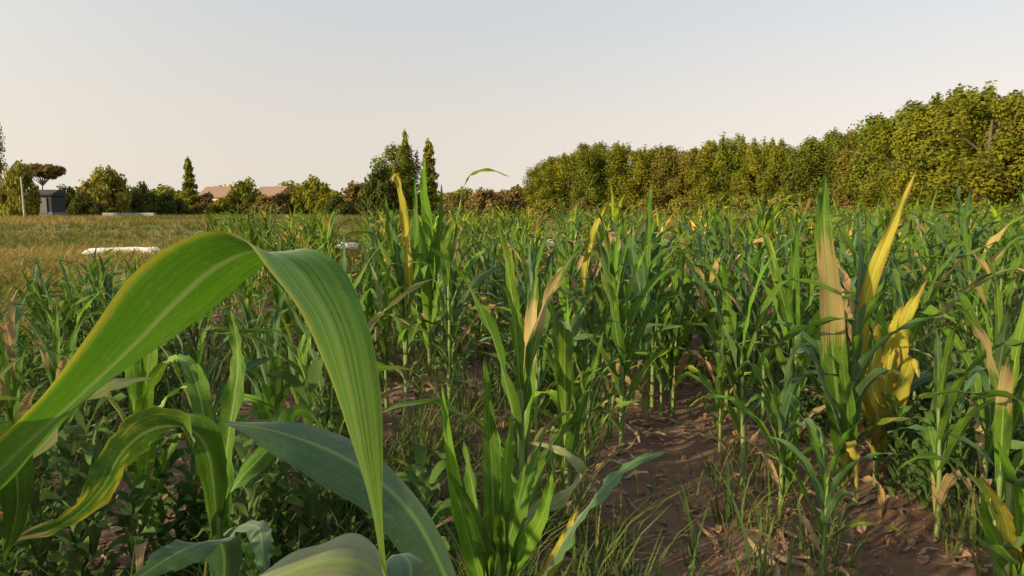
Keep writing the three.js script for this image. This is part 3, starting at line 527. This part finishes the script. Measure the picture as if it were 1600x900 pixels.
// a tree one metre high that copies scale up; shape: 'broad', 'poplar', 'cone', 'bush', 'flat'
function treeParts(seed, shape, n, size, tone) {
  const R = rng(seed * 313 + 7), cl = [], limbs = [];
  const add = (x, y, z, rx, ry, rz) => cl.push({ p: V(x, y, z), r: V(rx, ry, rz), w: Math.pow(rx * ry * rz, 0.62) });
  const trunkTop = { broad: 0.72, poplar: 0.9, cone: 0.92, bush: 0.35, flat: 0.72 }[shape];
  limbs.push(limb(V(0, -0.02, 0), V((R() - 0.5) * 0.05, trunkTop, (R() - 0.5) * 0.05), shape === 'bush' ? 0.012 : 0.021, 0.005, (R() - 0.5) * 0.04));
  if (shape === 'broad' || shape === 'poplar') {
    const wide = shape === 'broad' ? 0.26 : 0.17, m = 22;
    for (let i = 0; i < m; i++) { const y = lerp(0.10, 0.86, (i + R() * 0.8) / m), env = wide * Math.pow(Math.sin(Math.PI * Math.pow(lerp(0.16, 0.93, (y - 0.08) / 0.8), 0.85)), 0.7), a = i * 2.4 + R(), rr = env * (0.45 + 0.6 * R()), s = 0.065 + 0.06 * R(); add(Math.cos(a) * rr, y, Math.sin(a) * rr, s, s * (0.9 + 0.5 * R()), s); if (i % 2 === 0) limbs.push(limb(V(0, y * 0.75, 0), V(Math.cos(a) * rr, y, Math.sin(a) * rr), 0.008, 0.0025, 0.01)); }
    for (let i = 0; i < 7; i++) { const a = R() * 6.28, rr = wide * 0.75 * R(), s = 0.02 + 0.022 * R(), y = 0.84 + 0.1 * R() - rr * 0.4; add(Math.cos(a) * rr, y, Math.sin(a) * rr, s, 0.05 + 0.06 * R(), s); }
    for (let i = 0; i < 6; i++) { const a = i * 1.05 + R(), rr = wide * (0.5 + 0.6 * R()); add(Math.cos(a) * rr, 0.07 + 0.05 * R(), Math.sin(a) * rr, 0.09, 0.08, 0.09); }
  } else if (shape === 'cone') {
    for (let i = 0; i < 26; i++) { const y = lerp(0.06, 0.95, i / 25), env = 0.19 * Math.pow(1 - y * 0.98, 0.75) + 0.006, a = i * 2.4, s = 0.025 + env * 0.45; add(Math.cos(a) * env * 0.55, y, Math.sin(a) * env * 0.55, s, 0.05, s); }
    add(0, 0.97, 0, 0.008, 0.05, 0.008);
  } else if (shape === 'flat') {
    for (let i = 0; i < 12; i++) { const a = i * 2.4, rr = 0.3 * Math.sqrt((i + 0.5) / 12), y = 0.80 + 0.06 * R() - rr * 0.12; add(Math.cos(a) * rr, y, Math.sin(a) * rr, 0.13, 0.09, 0.13); limbs.push(limb(V(0, 0.55, 0), V(Math.cos(a) * rr, y, Math.sin(a) * rr), 0.01, 0.003)); }
  } else {
    for (let i = 0; i < 18; i++) { const a = i * 2.4 + R(), rr = 0.62 * Math.sqrt((i + 0.5) / 18), y = lerp(0.72, 0.25, Math.pow(rr / 0.62, 2)) * (0.8 + 0.4 * R()), s = 0.15 + 0.1 * R(); add(Math.cos(a) * rr, y, Math.sin(a) * rr, s, s * 0.95, s); if (i % 3 === 0) limbs.push(limb(V(0, 0.05, 0), V(Math.cos(a) * rr, y, Math.sin(a) * rr), 0.012, 0.004)); }
    for (let i = 0; i < 6; i++) { const a = i * 1.05, rr = 0.5; add(Math.cos(a) * rr, 0.14, Math.sin(a) * rr, 0.2, 0.15, 0.2); }
    for (let i = 0; i < 7; i++) { const a = R() * 6.28, rr = 0.4 * R(); add(Math.cos(a) * rr, 0.82 - rr * 0.5 + 0.1 * R(), Math.sin(a) * rr, 0.035, 0.1, 0.035); }
  }
  return { trunk: mergeGeometries(limbs.map((g) => { return g; })), crown: leafCloud(R, cl, n, size, tone) };
}
const OLIVE = [[0.12, 0.15, 0.013], [0.23, 0.215, 0.018]], MOSS = [[0.09, 0.135, 0.015], [0.17, 0.185, 0.02]], BRONZE = [[0.13, 0.13, 0.02], [0.22, 0.18, 0.03]], DARK = [[0.055, 0.08, 0.016], [0.11, 0.12, 0.02]], GOLD = [[0.17, 0.175, 0.025], [0.24, 0.215, 0.035]], BROWN = [[0.13, 0.095, 0.028], [0.2, 0.145, 0.04]];
const kinds = {
  wood: [0, 1, 2, 3, 4, 5].map((k) => treeParts(10 + k, k % 3 ? 'poplar' : 'broad', 13000, 0.0135, [OLIVE, OLIVE, MOSS, OLIVE, MOSS, BRONZE][k])),
  bush: [0, 1, 2].map((k) => treeParts(30 + k, 'bush', 3600, 0.06, [OLIVE, GOLD, BROWN][k])),
  darkbush: [treeParts(40, 'bush', 3600, 0.055, DARK)], cone: [treeParts(50, 'cone', 4200, 0.03, DARK), treeParts(51, 'cone', 3200, 0.03, OLIVE)],
  clump: [treeParts(60, 'broad', 11000, 0.016, MOSS)], flat: [treeParts(70, 'flat', 2600, 0.05, BROWN)], slim: [treeParts(80, 'poplar', 5200, 0.018, [[0.2, 0.2, 0.07], [0.3, 0.28, 0.12]])],
};
function tree(name, label, category, kind, i, px, d, topY, wide, turn, group) {
  const x = (px - 800) / FPX * d, base = onGround(x, -d); base.y -= 0.04;
  const h = at(px, topY, d).y - base.y, g = thing(name, label, category, base, group), k = kinds[kind][i % kinds[kind].length];
  mesh('trunk', k.trunk, barkMat, g); mesh('crown', k.crown, foliageMat, g);
  g.rotation.y = turn; g.scale.set(h * wide, h, h * wide); return g;
}
const ORD = ['first', 'second', 'third', 'fourth', 'fifth', 'sixth', 'seventh', 'eighth', 'ninth', 'tenth', 'eleventh', 'twelfth', 'thirteenth', 'fourteenth', 'fifteenth', 'sixteenth', 'seventeenth', 'eighteenth', 'nineteenth', 'twentieth', 'twenty-first', 'twenty-second', 'twenty-third', 'twenty-fourth', 'twenty-fifth', 'twenty-sixth', 'twenty-seventh', 'twenty-eighth', 'twenty-ninth', 'thirtieth', 'thirty-first', 'thirty-second', 'thirty-third', 'thirty-fourth'];
{
  // the wood on the right: outline of its tops, and how far off it stands
  const outline = [[835, 250, 95], [865, 236, 93], [900, 226, 91], [932, 212, 90], [968, 224, 88], [1000, 218, 86], [1035, 228, 84], [1068, 226, 82], [1098, 220, 79], [1130, 203, 77], [1165, 220, 74], [1200, 214, 71], [1236, 216, 68], [1275, 204, 65], [1312, 200, 61], [1348, 184, 57], [1390, 164, 52], [1432, 148, 48], [1478, 132, 45], [1528, 122, 42], [1576, 136, 40], [1622, 124, 38]];
  const R = rng(9), along = (q) => { const j = Math.min(20, Math.floor(q)), f = q - j, a = outline[j], b = outline[j + 1]; return [lerp(a[0], b[0], f), lerp(a[1], b[1], f), lerp(a[2], b[2], f)]; };
  for (let i = 0; i < 34; i++) { const [px, ty, d] = along(i / 33 * 20.999); tree('wood_tree', i === 0 ? 'leftmost olive green tree at the low left end of the wood' : i === 33 ? 'rightmost tree of the wood, cut by the right edge' : `olive green tree, ${ORD[i]} from the left end of the wood's front row`, 'tree', 'wood', Math.floor(R() * 6), px + (R() - 0.5) * 12, d + (R() - 0.5) * 4, ty - 8 + 16 * R(), 1.0 + R() * 0.5, R() * 6.28, 'front row of the wood on the right'); }
  for (let i = 0; i < 14; i++) { const [px, ty, d] = along(1 + i * 1.45); tree('wood_tree', `tree partly hidden behind the wood's front row, ${ORD[i]} from its left end`, 'tree', 'wood', Math.floor(R() * 6), px, d + 6 + R() * 3, ty + 6 - 8 * R(), 1.3, R() * 6.28, 'back row of the wood on the right'); }
  for (let i = 0; i < 16; i++) { const px = 850 + i * 50 + R() * 16, d = lerp(86, 36, Math.pow(i / 15, 1.1)); tree('undergrowth_shrub', `low shrub at the foot of the wood, ${ORD[i]} from the left`, 'shrub', 'bush', Math.floor(R() * 3), px, d, 335 - 22 - R() * 14, 0.75 + R() * 0.3, R() * 6.28, 'shrubs at the foot of the wood'); }
}
tree('tree', 'broad dark tree near the centre, left of the gap before the wood', 'tree', 'clump', 0, 628, 62, 218, 1.25, 1.1);
tree('conifer_tree', 'slim spire rising through the broad dark tree near the centre', 'tree', 'cone', 1, 636, 61, 203, 0.55, 0.4);
tree('conifer_tree', 'narrow dark tree at the right shoulder of the broad dark tree', 'tree', 'cone', 1, 671, 61, 218, 0.95, 2.0);
tree('shrub', 'dark shrub at the left foot of the broad dark tree', 'shrub', 'darkbush', 0, 600, 58, 255, 0.6, 0.7);
tree('conifer_tree', 'solitary slender tree on the far left horizon', 'tree', 'cone', 1, 301, 75, 246, 0.95, 0.2);
tree('shrub', 'large yellow-olive shrub on the left bank', 'shrub', 'bush', 1, 172, 66, 254, 0.62, 0.9);
tree('shrub', 'dark shrub right of the large yellow-olive one', 'shrub', 'darkbush', 0, 226, 70, 284, 0.9, 2.2);
tree('shrub', 'low shrub before the solitary slender tree', 'shrub', 'darkbush', 0, 268, 72, 300, 1.0, 1.2);
tree('shrub', 'olive shrub in front of the cream house', 'shrub', 'bush', 0, 388, 78, 276, 0.75, 0.3);
tree('shrub', 'brownish shrub between the far houses', 'shrub', 'bush', 2, 455, 82, 292, 1.0, 2.9);
tree('shrub', 'small olive shrub with a raised top left of the broad dark tree', 'shrub', 'bush', 0, 493, 80, 273, 0.75, 1.9);
tree('shrub', 'brown shrub close left of the broad dark tree', 'shrub', 'bush', 2, 560, 74, 279, 0.8, 0.8);
tree('shrub', 'low green shrub in the middle distance below the small olive one', 'shrub', 'bush', 0, 520, 70, 298, 0.9, 0.1);
tree('shrub', 'brown shrub in the gap between the broad dark tree and the wood', 'shrub', 'bush', 2, 760, 100, 290, 1.0, 0.5);
tree('shrub', 'reddish brown shrub beside the left end of the wood', 'shrub', 'bush', 2, 806, 105, 286, 1.0, 1.6);
tree('shrub', 'low dark shrub under the left side of the large yellow-olive one', 'shrub', 'darkbush', 0, 138, 60, 303, 1.0, 0.4);
tree('shrub', 'low brownish shrub at the right foot of the solitary slender tree', 'shrub', 'bush', 2, 326, 76, 298, 1.0, 2.4);
tree('shrub', 'low shrub hiding the foot of the cream house', 'shrub', 'bush', 0, 352, 74, 306, 1.1, 1.0);
tree('shrub', 'low brown shrub hiding the foot of the pinkish house', 'shrub', 'bush', 2, 424, 76, 302, 1.2, 0.2);
tree('shrub', 'low dark shrub between the brown shrub and the small olive one', 'shrub', 'darkbush', 0, 532, 66, 304, 1.1, 1.4);
tree('slender_tree', 'tall slender tree cut by the left edge', 'tree', 'slim', 0, -5, 52, 156, 0.62, 0.2);
tree('shrub', 'pale feathery shrub at the left edge beside the post', 'shrub', 'bush', 1, 36, 50, 246, 0.42, 2.5);
tree('flat_crowned_tree', 'small tree with a dark flat crown on a bare stem', 'tree', 'flat', 0, 74, 60, 248, 0.95, 0.6);
tree('shrub', 'dark shrub behind the shed at the far left', 'shrub', 'darkbush', 0, 112, 64, 288, 0.7, 0.6);

// far wood beyond the houses
{
  const far = stuff('distant_woodland', 'distant brownish line of trees along the horizon', 'woodland'), R = rng(44), L = [[], []];
  for (let i = 0; i < 150; i++) { const d = 240 + R() * 120, px = -200 + 1150 * (i + R()) / 150, x = (px - 800) / FPX * d, h = 7 + 6 * R(); L[i % 2].push({ p: V(x, -0.3, -d), turn: R() * 6.28, s: V(h * 1.3, h, h * 1.3), c: [1, 1, 1] }); }
  L.forEach((l, k) => scatter(far, 'trees', kinds.bush[k * 2].crown, foliageMat, l));
}

// ---------------------------------------------------------------- houses, shed, wall, post, white sheets
const noiseTex = dataTex(256, 256, (u, v) => { const n = 0.8 + 0.4 * (fbm(u * 12, v * 12, 4) - 0.5) + 0.2 * (fbm(u * 90, v * 90, 2) - 0.5); return [n, n, n]; });
const flat = (name, r, g, b, rough = 0.9) => { const m = new THREE.MeshStandardMaterial({ name, roughness: rough, map: noiseTex }); m.color.setRGB(r, g, b); return m; };
const wallM = flat('plaster', 0.62, 0.5, 0.36), wallM2 = flat('pink_plaster', 0.5, 0.36, 0.29), roofM = flat('roof_tile', 0.24, 0.15, 0.11), darkM = flat('dark_opening', 0.03, 0.03, 0.035, 0.4), shedM = flat('shed_boards', 0.035, 0.038, 0.045), shedM2 = flat('shed_base', 0.15, 0.16, 0.17), stoneM = flat('grey_stone', 0.24, 0.245, 0.21), postM = flat('weathered_post', 0.42, 0.40, 0.32);
const box = (w, h, d, x, y, z) => { const g = new THREE.BoxGeometry(w, h, d); g.translate(x, y, z); return g; };
function prism(w, h, d, over, y) { const s = new THREE.Shape(); s.moveTo(-d / 2 - over, 0); s.lineTo(0, h); s.lineTo(d / 2 + over, 0); s.lineTo(d / 2 + over, -0.14); s.lineTo(-d / 2 - over, -0.14); s.closePath(); const g = new THREE.ExtrudeGeometry(s, { depth: w + 2 * over, bevelEnabled: false }); g.translate(0, 0, -w / 2 - over); g.rotateY(Math.PI / 2); g.translate(0, y, 0); return g; }
function house(label, px, d, w, wallH, roofH, dep, wm, turn) {
  const x = (px - 800) / FPX * d, g = thing('house', label, 'house', onGround(x, -d), 'far houses left of centre');
  mesh('wall', box(w, wallH, dep, 0, wallH / 2 - 0.1, 0), wm, g); const rf = mesh('roof', prism(w, roofH, dep, 0.4, wallH), roofM, g);
  mesh('chimney', box(0.5, 1.0, 0.5, w * 0.22, wallH + roofH * 0.9, -0.4), wm, rf);
  for (const k of [-0.32, 0.05, 0.32]) { const wn = mesh('window', box(0.9, 1.1, 0.12, w * k, wallH * 0.56, dep / 2), darkM, g); mesh('frame', mergeGeometries([box(1.06, 0.08, 0.16, w * k, wallH * 0.56 + 0.58, dep / 2), box(1.06, 0.08, 0.16, w * k, wallH * 0.56 - 0.58, dep / 2), box(0.07, 1.08, 0.15, w * k, wallH * 0.56, dep / 2)]), postM, wn); }
  mesh('door', box(0.95, 2.0, 0.12, w * -0.13, 0.95, dep / 2), roofM, g);
  g.rotation.y = turn;
}
house('cream house with a brown roof on the far left horizon', 350, 125, 5.5, 3.4, 1.9, 5, wallM, -0.3);
house('pinkish house with a brown roof, nearest to the small olive shrub', 432, 135, 6, 3.8, 1.9, 5, wallM2, -0.4);
house('low house seen in the gap left of the wood', 778, 150, 10, 3.2, 2.4, 6, wallM2, -0.2);
{
  const d = 56, x = (78 - 800) / FPX * d, g = thing('shed', 'small dark shed beside the flat-crowned tree', 'shed', onGround(x, -d));
  mesh('base', box(1.95, 0.55, 1.75, 0, 0.22, 0), shedM2, g);
  for (let k = 0; k < 9; k++) mesh('plank', box(0.2, 1.4, 1.7, -0.86 + k * 0.215, 1.15 + 0.01 * (k % 2), 0.008 * (k % 3)), shedM, g);
  mesh('roof', prism(2.0, 0.35, 1.8, 0.12, 1.92), shedM, g); mesh('door', box(0.62, 1.2, 0.06, 0.3, 1.0, 0.9), shedM2, g);
}
{
  const d = 48, p = at(38, 332, d); const g = new THREE.CylinderGeometry(0.05, 0.07, 2.9, 8); g.translate(0, 1.35, 0); const q = new THREE.CylinderGeometry(0.06, 0.06, 0.06, 8); q.translate(0, 2.83, 0);
  const m = top('post', mergeGeometries([g, q]), postM, 'thin pale post standing left of the dark shed', 'post'); m.position.copy(onGround(p.x, -d)); m.rotation.z = 0.02;
}
{
  const d = 54, p = at(198, 340, d), g = thing('low_wall', 'low grey wall on the bank left of the arching leaf', 'wall', onGround(p.x, -d)); g.rotation.y = -0.25;
  const R = rng(3); for (let r = 0; r < 2; r++) for (let k = 0; k < 8; k++) { const b = box(0.58, 0.23, 0.3, -2.1 + k * 0.6 + (r % 2) * 0.25, 0.1 + r * 0.25, (R() - 0.5) * 0.04); mesh('block', b, stoneM, g); }
}
{
  const sheetM = new THREE.MeshPhysicalMaterial({ name: 'white_sheet', roughness: 0.55, map: noiseTex }); sheetM.color.setRGB(0.88, 0.84, 0.74);
  const sheet = (label, px, d, w, dep, hgt, seed, turn) => {
    const nx = Math.max(10, Math.round(w * 14)), nz = 10, g = new THREE.PlaneGeometry(w, dep, nx, nz); g.rotateX(-Math.PI / 2); const P = g.attributes.position;
    for (let i = 0; i < P.count; i++) { const x = P.getX(i), z = P.getZ(i), e = Math.min(1, 4 * (0.5 - Math.abs(z / dep))) * Math.min(1, 6 * (0.5 - Math.abs(x / w))); const n = fbm(x * 2.2 + seed * 9, z * 3, 3); P.setXYZ(i, x + 0.1 * (fbm(x * 3, z * 3 + seed, 2) - 0.5), 0.02 + e * hgt * (0.25 + 0.45 * n + 0.5 * Math.abs(fbm(x * 1.6 + z * 2.2 + seed, z * 1.4 - x * 0.8, 2) - 0.5) + 0.5 * Math.max(0, z / dep)), z + 0.22 * (fbm(x * 2 + seed, z, 2) - 0.5)); }
    g.computeVertexNormals(); const m = top('white_sheet', g, sheetM, label, 'sheet', 'white sheets lying along the field edge'); const x = (px - 800) / FPX * d; m.position.copy(onGround(x, -d)); m.rotation.y = turn;
  };
  sheet('long crumpled white sheet on the grass left of the arching leaf', 196, 19, 2.3, 0.9, 0.26, 1, 0.05);
  sheet('short white sheet on the ground right of the arching leaf', 546, 21, 0.8, 0.7, 0.26, 2, -0.1);
  sheet('small white sheet added in place of a leaf highlight before the wood, right of centre', 1046, 24, 0.7, 0.6, 0.3, 5, -0.2);  // added piece, stands in for the highlight on a pale leaf
  sheet('narrow white sheet between the arching leaf and the short one', 436, 21, 0.6, 0.5, 0.25, 4, 0.1);
  sheet('small white sheet glimpsed between the leaves near the centre', 858, 24, 0.6, 0.6, 0.26, 3, 0.2);
}

const renderer = new THREE.WebGLRenderer({ antialias: true });
renderer.toneMapping = THREE.LinearToneMapping;
renderer.toneMappingExposure = EXPOSURE;
renderer.shadowMap.enabled = true;
renderer.setSize(1024, 576);
renderer.render(scene, camera);
